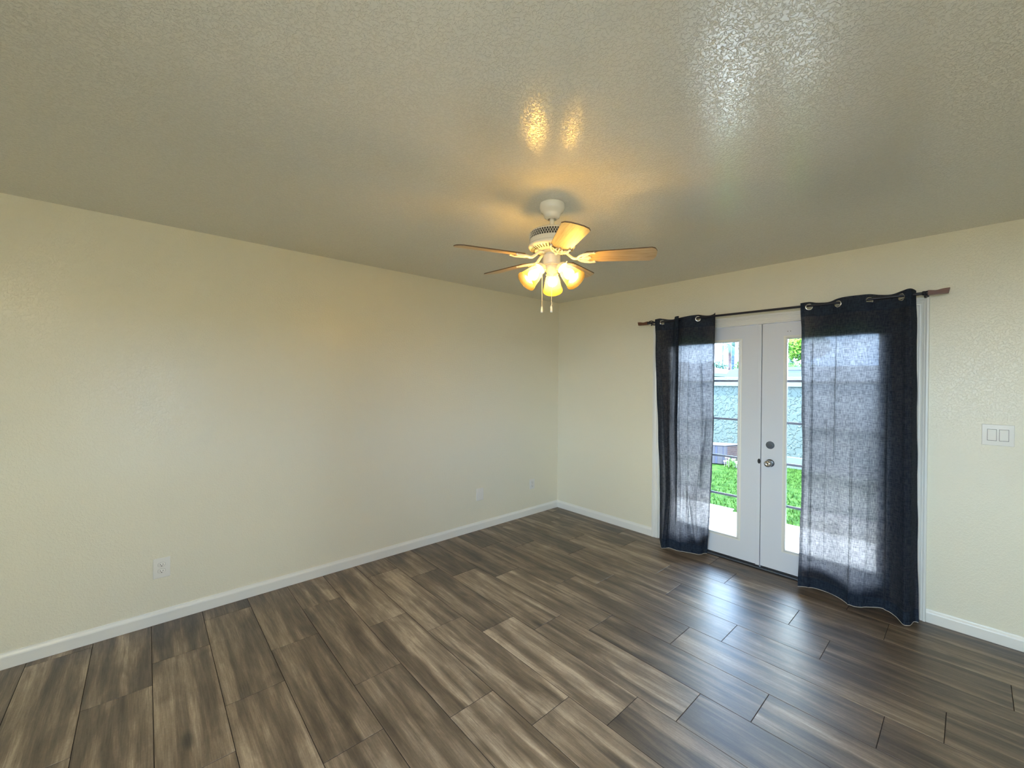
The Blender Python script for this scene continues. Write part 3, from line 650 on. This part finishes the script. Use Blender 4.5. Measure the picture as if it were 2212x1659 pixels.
# lattice band: two families of thin strips over a dark band
bm = NB(); lathe(bm, [(0.1186, 2.281), (0.1192, 2.281), (0.1192, 2.249), (0.1186, 2.249)], FC, n=64); obj('vent_band', bm, M_slot, mot)
bm = NB()
for k in range(56):
    for s in (1, -1):
        a0 = 2 * PI * k / 56; pts = []
        for j in range(5):
            t = j / 4; a = a0 + s * (t - 0.5) * 0.16; r_ = 0.1200; pts.append((FX + r_ * math.cos(a), FY + r_ * math.sin(a), 2.249 + 0.032 * t))
        tube(bm, pts, 0.0011, 4, cap=False)
obj('vent_grille', bm, M_fanwhite, mot)
bm = NB()
for k in range(40):
    a = 2 * PI * k / 40; M_ = Matrix.Translation(FC) @ Matrix.Rotation(a, 4, 'Z'); M2 = M_ @ Matrix.Translation((0.101, 0, 2.1962)) @ Matrix.Rotation(math.radians(-25), 4, 'Y')
    box(bm, (-0.011, -0.0022, -0.0012), (0.011, 0.0022, 0.0012), M=M2)
obj('vent_slots', bm, M_slot, mot)
bm = NB(); lathe(bm, [(0, 2.196), (0.052, 2.196), (0.052, 2.184), (0.044, 2.180), (0, 2.180)], FC, n=40); obj('flywheel', bm, M_fanwhite, fan, smooth=40)
bm = NB(); lathe(bm, [(0, 2.181), (0.034, 2.181), (0.036, 2.172), (0.046, 2.168), (0.047, 2.128), (0.045, 2.123), (0.050, 2.121), (0.050, 2.115), (0.040, 2.111), (0, 2.111)], FC, n=40); obj('switch_housing', bm, M_fanwhite, fan, smooth=40)
bm = NB(); lathe(bm, [(0, 2.112), (0.036, 2.112), (0.038, 2.104), (0.034, 2.088), (0.024, 2.076), (0.012, 2.070), (0.008, 2.064), (0, 2.062)], FC, n=36); hub = obj('light_hub', bm, M_fanwhite, fan, smooth=50)

BZ = 2.156; PITCH = math.radians(-12.5)
def blade_mesh():
    """blade in its own frame: x outward, y across, pitched about x"""
    bm = NB(); uvl = bm.loops.layers.uv.new('UVMap'); r0, r1 = 0.165, 0.532
    out_ = []
    for t in range(0, 13):
        x = r0 + 0.018 + (r1 - 0.030 - r0 - 0.018) * t / 12; hw = 0.049 + 0.014 * (t / 12); out_.append((x, -hw))
    tip = [(r1 - 0.012, -0.052), (r1 - 0.002, -0.028), (r1, 0.0), (r1 - 0.002, 0.028), (r1 - 0.012, 0.052)]
    root = [(r0 + 0.016, 0.043), (r0 + 0.004, 0.034), (r0 + 0.010, 0.020), (r0 + 0.002, 0.011), (r0 - 0.004, 0.0), (r0 + 0.002, -0.011), (r0 + 0.010, -0.020), (r0 + 0.004, -0.034), (r0 + 0.016, -0.043)]
    ring = out_ + tip + [(x, -y) for x, y in reversed(out_)] + root
    th = 0.0028; bot = [bm.verts.new((x, y, -th)) for x, y in ring]; top = [bm.verts.new((x, y, th)) for x, y in ring]; k = len(ring)
    f1 = bm.faces.new(list(reversed(bot))); f2 = bm.faces.new(top); f1.material_index = f2.material_index = 0
    for i in range(k): bm.faces.new((bot[i], bot[(i + 1) % k], top[(i + 1) % k], top[i])).material_index = 1
    for f in bm.faces:
        for lp in f.loops: lp[uvl].uv = (lp.vert.co.x, lp.vert.co.y)
    bmesh.ops.triangulate(bm, faces=[f1, f2]); return bm
for bi, ang in enumerate((18.1, 90.1, 162.1, 234.1, 306.1)):
    A = math.radians(ang); T0 = Matrix.Translation(Vector((FX, FY, BZ))) @ Matrix.Rotation(A, 4, 'Z') @ Matrix.Rotation(-math.asin((0.013 * math.cos(A) + 0.017 * math.sin(A)) / 0.53), 4, 'Y'); T = T0 @ Matrix.Rotation(PITCH, 4, 'X')
    bm = blade_mesh(); 
    for v in bm.verts: v.co.x += 0; 
    for v in bm.verts:
        c = v.co.copy(); c.x, c.z = c.x, c.z - 0.0; v.co = T @ c
    bl = obj('fan_blade', bm, [M_blade, M_bladeedge], fan)
    # cast blade iron below the blade root
    bm = NB()
    def tr(p, T_=T): return T_ @ Vector(p)
    z_ = -0.0075
    arm = spline([T0 @ Vector((0.048, 0, 0.026)), T0 @ Vector((0.075, 0, 0.024)), T0 @ Vector((0.098, 0, 0.006)), tr((0.118, 0, z_)), tr((0.140, 0, z_))], 5)
    tube(bm, arm, [0.0085] * 5 + [0.0075] * (len(arm) - 5), 10, flat=None)
    for s in (1, -1):
        tube(bm, spline([tr((0.136, 0, z_)), tr((0.146, s * 0.020, z_)), tr((0.168, s * 0.036, z_)), tr((0.196, s * 0.044, z_)), tr((0.224, s * 0.046, z_ + .001))], 5), [0.0062] * 17 + [0.0050] * 4, 8)
        tube(bm, spline([tr((0.160, 0, z_)), tr((0.168, s * 0.012, z_)), tr((0.182, s * 0.017, z_)), tr((0.196, s * 0.013, z_))], 4), 0.0040, 8)
        tube(bm, spline([tr((0.150, s * 0.022, z_)), tr((0.170, s * 0.021, z_)), tr((0.190, s * 0.030, z_)), tr((0.200, s * 0.043, z_))], 4), 0.0038, 8)
        lathe(bm, [(0, 0.004), (0.006, 0.004), (0.006, -0.003), (0, -0.004)], tr((0.222, s * 0.046, z_)), tr((0, 0, 1)) - tr((0, 0, 0)), 12)
    tube(bm, [tr((0.138, 0, z_)), tr((0.165, 0, z_)), tr((0.200, 0, z_))], [0.0060, 0.0045, 0.0050], 8)
    lathe(bm, [(0, 0.004), (0.006, 0.004), (0.006, -0.003), (0, -0.004)], tr((0.200, 0, z_)), tr((0, 0, 1)) - tr((0, 0, 0)), 12)
    obj('blade_bracket', bm, M_fanwhite, bl, smooth=50)

for li, ang in enumerate((40, 160, 280)):
    a = math.radians(ang); rad = Vector((math.cos(a), math.sin(a), 0)); up = Vector((0, 0, 1))
    ax = (rad * 0.72 - up * 0.69).normalized(); base = FC + rad * 0.052 + up * 2.108
    bm = NB(); tube(bm, spline([FC + rad * 0.028 + up * 2.098, FC + rad * 0.042 + up * 2.104, base - ax * 0.004, base + ax * 0.012], 4), 0.009, 12)
    lathe(bm, [(0.010, -0.004), (0.024, 0.002), (0.029, 0.010), (0.031, 0.024), (0.029, 0.024), (0.027, 0.012), (0, 0.008)], base, ax, 28)
    for k in range(3):
        d = frame_of(ax)[0] * math.cos(k * 2.094 + .5) + frame_of(ax)[1] * math.sin(k * 2.094 + .5)
        tube(bm, [base + ax * 0.019 + d * 0.028, base + ax * 0.019 + d * 0.040], 0.0024, 8)
    hold = obj('lamp_holder', bm, M_fanwhite, fan, smooth=50)
    bm = NB(); S0 = base + ax * 0.014
    prof = [(0.0255, 0), (0.0265, 0.010), (0.031, 0.022), (0.0375, 0.040), (0.0425, 0.062), (0.0465, 0.084), (0.050, 0.100), (0.054, 0.111), (0.0565, 0.116), (0.0558, 0.119), (0.0530, 0.1155), (0.0485, 0.102), (0.0450, 0.085), (0.0410, 0.062), (0.0360, 0.040), (0.0295, 0.022), (0.0250, 0.010)]
    lathe(bm, prof, S0, ax, 40); obj('lamp_shade', bm, M_shade, hold, smooth=60)
    bm = NB(); lathe(bm, [(0, 0.006), (0.012, 0.006), (0.012, 0.024), (0.016, 0.036), (0.024, 0.050), (0.027, 0.062), (0.025, 0.074), (0.017, 0.083), (0.008, 0.087), (0, 0.088)], S0, ax, 16); obj('bulb', bm, M_bulb, hold, smooth=60)

RIGHT = Vector((Rv[0], Rv[1], 0)).normalized(); TOW = Vector((Bv[0], Bv[1], 0)).normalized()
for (dx, dz, zt, ze, bent) in ((-0.051, 0.012, 2.120, 1.864, False), (-0.004, 0.048, 2.120, 1.860, True)):
    p = FC + RIGHT * dx + TOW * dz; bm = NB()
    c0 = FC + (RIGHT * dx + TOW * dz).normalized() * 0.046
    tube(bm, spline([Vector((c0.x, c0.y, zt)), Vector((p.x, p.y, zt - 0.01)), Vector((p.x, p.y, zt - 0.06)), Vector((p.x, p.y, ze + 0.03))], 4), 0.0010, 6)
    z = zt - 0.07
    while z > ze + 0.03: lathe(bm, [(0, 0.0015), (0.0015, 0), (0, -0.0015)], (p.x, p.y, z), n=6); z -= 0.006
    if bent: tube(bm, spline([Vector((p.x, p.y, ze + .048)), Vector((p.x, p.y, ze + .042)) + RIGHT * .003, Vector((p.x, p.y, ze + .034)) - RIGHT * .002, Vector((p.x, p.y, ze + .022)) - RIGHT * .005], 4), 0.0022, 6)
    ch = obj('pull_chain', bm, M_fanwhite, fan)
    bm = NB(); lathe(bm, [(0, 0.032), (0.0030, 0.032), (0.0040, 0.028), (0.0062, 0.008), (0.0066, 0.002), (0.0045, 0.0), (0.0040, 0.003), (0, 0.003)], (p.x, p.y, ze), n=16); obj('pull_knob', bm, M_plastic, ch, smooth=50)

# ------------------------------------------------------------------ outside: patio, lawn, garden wall
GZ = -0.08
def spotty(name, c1, c2, scale, rough=0.9, lo=0.4, hi=0.6):
    m = mat(name, c1, rough, spec=0.08); g = N(m, 'ShaderNodeNewGeometry'); n_ = N(m, 'ShaderNodeTexNoise', Scale=scale, Detail=3.0); Lk(m, g.outputs['Position'], n_.inputs['Vector'])
    Lk(m, mixc(m, mapr(m, n_.outputs['Fac'], lo, hi), c1, c2), B(m).inputs['Base Color']); return m
M_patio = spotty('pale_aggregate', (0.70, 0.68, 0.66), (0.50, 0.48, 0.46), 70.0, lo=0.5, hi=0.68)
bm = NB(); box(bm, (WT + 0.021, -7.0, GZ - 0.1), (1.18, 3.5, GZ), 0.004); box(bm, (1.19, -7.0, GZ - 0.1), (1.70, -1.34, GZ), 0.004); box(bm, (1.19, -1.33, GZ - 0.1), (1.83, 3.5, GZ), 0.004)
obj('patio_slab', bm, M_patio, kind='structure')
M_yard = spotty('pale_gravel', (0.13, 0.11, 0.085), (0.20, 0.17, 0.14), 12.0)
M_soil = spotty('turf_soil', (0.008, 0.026, 0.003), (0.020, 0.05, 0.008), 9.0)
bm = NB(); box(bm, (1.70, -7.0, GZ - 0.12), (5.45, 3.5, GZ - 0.012)); box(bm, (5.45, -30, GZ - 0.12), (60, 50, GZ - 0.012))
obj('turf_base', bm, M_soil, kind='structure')
bm = NB(); box(bm, (-30, -30, GZ - 0.14), (5.44, -7.01, GZ - 0.03)); box(bm, (-30, -7.01, GZ - 0.14), (REAR_X - WT - .01, 30, GZ - 0.03)); box(bm, (REAR_X - WT - .01, -7.01, GZ - 0.14), (WT, FRONT_Y - WT - .01, GZ - 0.03))
obj('gravel_yard', bm, M_yard, kind='structure')
rnd = random.Random(5); V = []; F = []
for k in range(15000):
    x = 1.68 + 3.6 * rnd.random() ** 1.15; y = -3.4 + 4.4 * rnd.random()
    if x > 3.9 and y > -0.12 - (4.75 - x) * 0.30: continue
    if x < 1.84 and y > -1.35 and rnd.random() < 0.85: continue
    h = rnd.uniform(0.025, 0.055); a = rnd.uniform(0, PI); w_ = rnd.uniform(0.003, 0.006); l_ = rnd.uniform(-0.025, 0.025); l2 = rnd.uniform(-0.025, 0.025); b_ = len(V)
    V += [(x - w_ * math.cos(a), y - w_ * math.sin(a), GZ - 0.012), (x + w_ * math.cos(a), y + w_ * math.sin(a), GZ - 0.012), (x + l_, y + l2, GZ - 0.012 + h)]; F.append((b_, b_ + 1, b_ + 2))
me = bpy.data.meshes.new('lawn_grass'); me.from_pydata(V, [], F); M_grass = spotty('bright_green_grass', (0.012, 0.036, 0.004), (0.028, 0.066, 0.009), 14.0, 0.7)
go = link('lawn_grass', me, M_grass); tag(go, 'bright green lawn grass between the patio and the garden wall', 'grass', kind='stuff')

M_stucco = mat('pale_blue_stucco', (0.060, 0.074, 0.070), 0.9, spec=0.08)
g = N(M_stucco, 'ShaderNodeNewGeometry'); n_ = N(M_stucco, 'ShaderNodeTexNoise', Scale=13.0, Detail=3.0, Distortion=0.7); Lk(M_stucco, g.outputs['Position'], n_.inputs['Vector'])
bp = N(M_stucco, 'ShaderNodeBump', Strength=1.0, Distance=0.014); Lk(M_stucco, mapr(M_stucco, n_.outputs['Fac'], 0.44, 0.56), bp.inputs['Height']); Lk(M_stucco, bp.outputs[0], B(M_stucco).inputs['Normal'])
M_cap = mat('pale_wall_cap', (0.068, 0.085, 0.080), 0.8)
gw = empty('garden_wall', (5.55, -1.8, GZ), 'pale blue stucco garden wall with a smooth cap beyond the lawn', 'wall')
bm = NB(); box(bm, (5.42, -8, GZ - .05), (5.62, 6, 1.44)); obj('stucco_face', bm, M_stucco, gw)
bm = NB(); box(bm, (5.38, -8, 1.44), (5.66, 6, 1.63), 0.008); obj('wall_cap', bm, M_cap, gw)
bm = NB(); box(bm, (5.37, -8, GZ - .05), (5.42, -0.8, 0.12), 0.01); obj('footing', bm, M_cap, gw)

# low block pier with a brick side
M_block = mat('pinkish_concrete_block', (0.058, 0.050, 0.058), 0.9); M_brick = mat('red_brick', (0.26, 0.12, 0.10), 0.9)
bt = N(M_brick, 'ShaderNodeTexBrick', Scale=6.0); bt.inputs['Color1'].default_value = (0.070, 0.032, 0.027, 1); bt.inputs['Color2'].default_value = (0.048, 0.022, 0.020, 1); bt.inputs['Mortar'].default_value = (0.075, 0.065, 0.06, 1)
g = N(M_brick, 'ShaderNodeTexCoord'); mp = N(M_brick, 'ShaderNodeMapping'); mp.inputs['Rotation'].default_value = (math.radians(90), 0, 0); Lk(M_brick, g.outputs['Object'], mp.inputs[0]); Lk(M_brick, mp.outputs[0], bt.inputs['Vector']); Lk(M_brick, bt.outputs[0], B(M_brick).inputs['Base Color'])
M_gap = mat('shadowed_joint_filler', (0.05, 0.05, 0.08), 0.9)
pier = empty('block_pier', (4.9, 0.1, GZ), 'low pier of pinkish concrete blocks with a red brick side by the garden wall', 'pier')
a0 = Vector((4.74, -0.122, 0)); e1 = (Vector((4.50, 0.36, 0)) - a0).normalized(); e2 = Vector((0.50, -0.165, 0)).normalized()   # face towards the house, brick side
def qbox(bm, u0, u1, v0, v1, z0, z1):
    M_ = Matrix(((e1.x, e2.x, 0, a0.x), (e1.y, e2.y, 0, a0.y), (0, 0, 1, 0), (0, 0, 0, 1))); box(bm, (u0, v0, z0), (u1, v1, z1), 0.004, 1, M=M_)
for u0, u1 in ((0.0, 0.035), (0.055, 0.145), (0.19, 0.28), (0.325, 0.42), (0.46, 0.56)):
    for z0, z1 in ((GZ, 0.10), (0.104, 0.270)):
        bm = NB(); qbox(bm, u0, u1, 0.0, 0.04, z0, z1); obj('concrete_block', bm, M_block, pier)
bm = NB(); qbox(bm, 0.001, 0.56, 0.012, 0.05, GZ, 0.268); obj('joint_core', bm, M_gap, pier)
bm = NB(); qbox(bm, 0.0, 0.56, 0.05, 0.50, GZ, 0.262); obj('brick_body', bm, M_brick, pier)
bm = NB(); qbox(bm, -0.012, 0.57, -0.012, 0.52, 0.272, 0.290); obj('pier_cap', bm, M_block, pier)

# foliage builder
M_leaf = [spotty('leaf_green', (0.02, 0.07, 0.018), (0.05, 0.13, 0.025), 3.0, 0.7), spotty('leaf_bright', (0.035, 0.11, 0.012), (0.08, 0.17, 0.018), 2.0, 0.7), spotty('leaf_teal', (0.035, 0.08, 0.065), (0.07, 0.13, 0.10), 2.0, 0.7)]
def leaves(name, c, rad, n_, size, m, parent, seed):
    rn = random.Random(seed); V = []; F = []
    for k in range(n_):
        d = Vector((rn.gauss(0, 1), rn.gauss(0, 1), rn.gauss(0, 1))).normalized() * rn.random() ** 0.45
        p = Vector(c) + Vector((d.x * rad[0], d.y * rad[1], d.z * rad[2])); s = size * rn.uniform(0.6, 1.4)
        u = Vector((rn.gauss(0, 1), rn.gauss(0, 1), rn.gauss(0, 1))).normalized(); v = u.orthogonal().normalized(); b_ = len(V); nn = u.cross(v) * s * 0.15
        V += [p - u * s, p + v * s * .45 + nn, p + u * s, p - v * s * .45 + nn]; F.append((b_, b_ + 1, b_ + 2, b_ + 3))
    me = bpy.data.meshes.new(name); me.from_pydata([tuple(x) for x in V], [], F); return link(name, me, m, parent)
M_bark1 = spotty('reddish_bark', (0.07, 0.045, 0.05), (0.11, 0.075, 0.075), 5.0); M_bark2 = spotty('blue_grey_bark', (0.03, 0.045, 0.075), (0.06, 0.08, 0.11), 5.0); M_bark3 = spotty('green_grey_bark', (0.05, 0.07, 0.065), (0.08, 0.10, 0.09), 5.0)
def palm(x, y, h, r, mb, label, seed, fronds=16):
    t = empty('palm_tree', (x, y, GZ), label, 'tree'); rn = random.Random(seed)
    bm = NB(); tube(bm, spline([(x, y, GZ), (x + .05, y + .04, h * .4), (x - .03, y - .03, h * .75), (x, y, h)], 8), [r * 1.25] + [r * (1 + 0.06 * math.sin(k * 2.3)) for k in range(24)], 12); obj('trunk', bm, mb, t, smooth=60)
    V = []; F = []
    for k in range(fronds):
        a = 2 * PI * k / fronds + rn.uniform(-.2, .2); el = rn.uniform(-0.3, 0.9); L_ = rn.uniform(1.0, 1.5); pts = []
        for j in range(9):
            s = j / 8; pts.append(Vector((x + math.cos(a) * L_ * s * math.cos(el), y + math.sin(a) * L_ * s * math.cos(el), h + L_ * s * math.sin(el) - 1.0 * s * s)))
        for j in range(8):
            d = (pts[j + 1] - pts[j]).normalized(); sd = d.cross(Vector((0, 0, 1))).normalized()
            for q in (0.0, 0.5):
                for sg in (1, -1):
                    p = pts[j].lerp(pts[j + 1], q); ll = 0.42 * math.sin(PI * min(1, (j + q) / 8 * 0.9 + 0.1)); b_ = len(V)
                    V += [p, p + d * .05, p + sd * sg * ll + d * .18 - Vector((0, 0, ll * .35))]; F.append((b_, b_ + 1, b_ + 2))
    me = bpy.data.meshes.new('fronds'); me.from_pydata([tuple(v) for v in V], [], F); link('fronds', me, M_leaf[2], t)
    return t
palm(30, 9.20, 4.45, 0.105, M_bark1, 'palm with a reddish trunk, left of the dark-trunked one, seen through the left door pane', 1)
palm(34, 10.389, 7.2, 0.135, M_bark2, 'palm with a thick dark blue-grey trunk beyond the garden wall', 2)
palm(38, 12.765, 7.9, 0.06, M_bark3, 'thin-trunked tall palm, leftmost seen through the left door pane', 3)
def bush(name, label, cat, c, rad, n_, size, m, seed, trunk=None):
    r = empty(name, (c[0], c[1], GZ), label, cat); leaves('foliage', c, rad, n_, size, m, r, seed)
    bm = NB(); tr_ = trunk or 0.05; tube(bm, spline([(c[0], c[1], GZ), (c[0] + .05, c[1], c[2] * .5), (c[0], c[1], c[2])], 4), tr_, 8); obj('trunk', bm, M_bark1, r)
    return r
bush('hedge_shrub', 'loose pale green shrub behind the house roof, left of the palms', 'shrub', (26, 8.75, 2.55), (0.9, 0.95, 0.55), 900, 0.11, M_leaf[2], 21)
bush('hedge_shrub.001', 'dark low shrub to the right of the palm trunks', 'shrub', (26.5, 7.0, 2.5), (0.8, 0.55, 0.6), 500, 0.11, M_leaf[0], 22)
bush('broadleaf_tree', 'bright green leafy tree seen at the top of the right door pane', 'tree', (16, 1.20, 2.98), (1.2, 0.9, 0.55), 1500, 0.10, M_leaf[1], 23, 0.06)
bush('hedge_shrub.002', 'low green hedge foliage just above the white trailer roof', 'shrub', (20, 2.5, 2.22), (0.8, 1.3, 0.36), 800, 0.08, M_leaf[0], 24)
cyp = empty('columnar_tree', (23.5, 3.50, GZ), 'slim dark columnar tree above the trailer in the right door pane', 'tree')
bm = NB(); tube(bm, [(23.5, 3.5, GZ), (23.5, 3.5, 2.4), (23.5, 3.5, 3.2)], [0.10, 0.10, 0.07], 10); obj('trunk', bm, M_bark3, cyp, smooth=60); leaves('foliage', (23.5, 3.5, 2.7), (0.13, 0.13, 0.5), 260, 0.07, M_leaf[2], cyp, 31)

# neighbouring house with a low grey roof
M_roof = spotty('grey_roofing', (0.038, 0.046, 0.056), (0.050, 0.058, 0.068), 4.0); M_hwall = mat('blue_grey_siding', (0.034, 0.042, 0.060), 0.8)
nh = empty('neighbour_house', (20, 9, GZ), 'grey roofed house beyond the garden wall at left', 'house')
bm = NB(); box(bm, (17.5, 5.9, GZ), (23, 13, 1.86)); obj('house_wall', bm, M_hwall, nh)
bm = NB(); x0, x1, y0, y1 = 17.0, 23.6, 5.15, 13.5; ze, zr = 1.98, 2.72
A = [(x0, y0, ze), (x0, y1, ze), (x1, y1, ze), (x1, y0, ze)]; Rg = [((x0 + x1) / 2 - .6, y0 + 2.6, zr), ((x0 + x1) / 2 - .6, y1 - 2.6, zr)]
for dz in (0.0, -0.12):
    va = [bm.verts.new((p[0], p[1], p[2] + dz)) for p in A]; vr = [bm.verts.new((p[0], p[1], p[2] + dz)) for p in Rg]
    bm.faces.new((va[0], vr[0], vr[1], va[1])); bm.faces.new((va[1], vr[1], va[2])); bm.faces.new((va[2], vr[1], vr[0], va[3])); bm.faces.new((va[3], vr[0], va[0]))
obj('roof', bm, M_roof, nh)
bm = NB(); box(bm, (x0 - .03, y0, ze - .14), (x0 + .02, y1, ze - .01)); box(bm, (x0, y0 - .03, ze - .14), (x1, y0 + .02, ze - .01)); obj('fascia', bm, M_cap, nh)

# white trailer with a rounded shoulder behind the wall
M_trailer = mat('white_teal_panel', (0.046, 0.066, 0.068), 0.4)
tl = empty('parked_trailer', (12.3, 0.2, GZ), 'white rounded-corner trailer top showing over the garden wall', 'trailer')
bm = NB(); ring = [(2.78, 0.35), (2.74, 1.40), (2.66, 1.78), (2.52, 1.96), (2.30, 2.035), (2.0, 2.05), (-2.2, 2.05), (-2.5, 1.96), (-2.6, 1.7), (-2.64, 0.35)]
fa = [bm.verts.new((12.0, y, z)) for y, z in ring]; fb = [bm.verts.new((13.6, y, z)) for y, z in ring]
for i in range(len(ring)): bm.faces.new((fa[i], fa[(i + 1) % len(ring)], fb[(i + 1) % len(ring)], fb[i]))
bm.faces.new(fa); bm.faces.new(fb); obj('body', bm, M_trailer, tl, smooth=30)
bm = NB(); box(bm, (11.985, -2.4, 1.935), (11.999, 2.1, 1.955)); obj('roof_trim', bm, M_roof, tl)
for y in (-1.6, 1.6):
    bm = NB(); lathe(bm, [(0, 0), (0.24, 0), (0.33, 0.04), (0.34, 0.10), (0.33, 0.18), (0.24, 0.2), (0, 0.2)], (11.98, y, GZ + 0.33), (1, 0, 0), 24); obj('wheel', bm, M_slot, tl)
bm = NB(); box(bm, (12.3, -2.3, 0.22), (13.3, 2.5, 0.352)); obj('chassis', bm, M_steel, tl)

# weedy flowers by the pier
fl = empty('flower_clump', (4.62, -0.33, GZ), 'clump of small white flowers and weeds beside the block pier', 'flowers')
leaves('foliage', (4.62, -0.33, GZ + 0.07), (0.14, 0.14, 0.08), 260, 0.022, M_leaf[0], fl, 41)
M_petal = mat('white_petal', (0.55, 0.52, 0.50), 0.8); rn = random.Random(44)
for k in range(14):
    c = Vector((4.60 + rn.uniform(-.12, .12), -0.32 + rn.uniform(-.14, .14), GZ + rn.uniform(.09, .19))); bm = NB()
    lathe(bm, [(0, 0.004), (0.008, 0.001), (0.018, 0.005), (0.008, -0.002), (0, -0.003)], c, (-0.7, -0.4, 0.6), 10); tube(bm, [c, (c.x + .01, c.y, GZ)], 0.0015, 4); obj('blossom', bm, M_petal, fl)
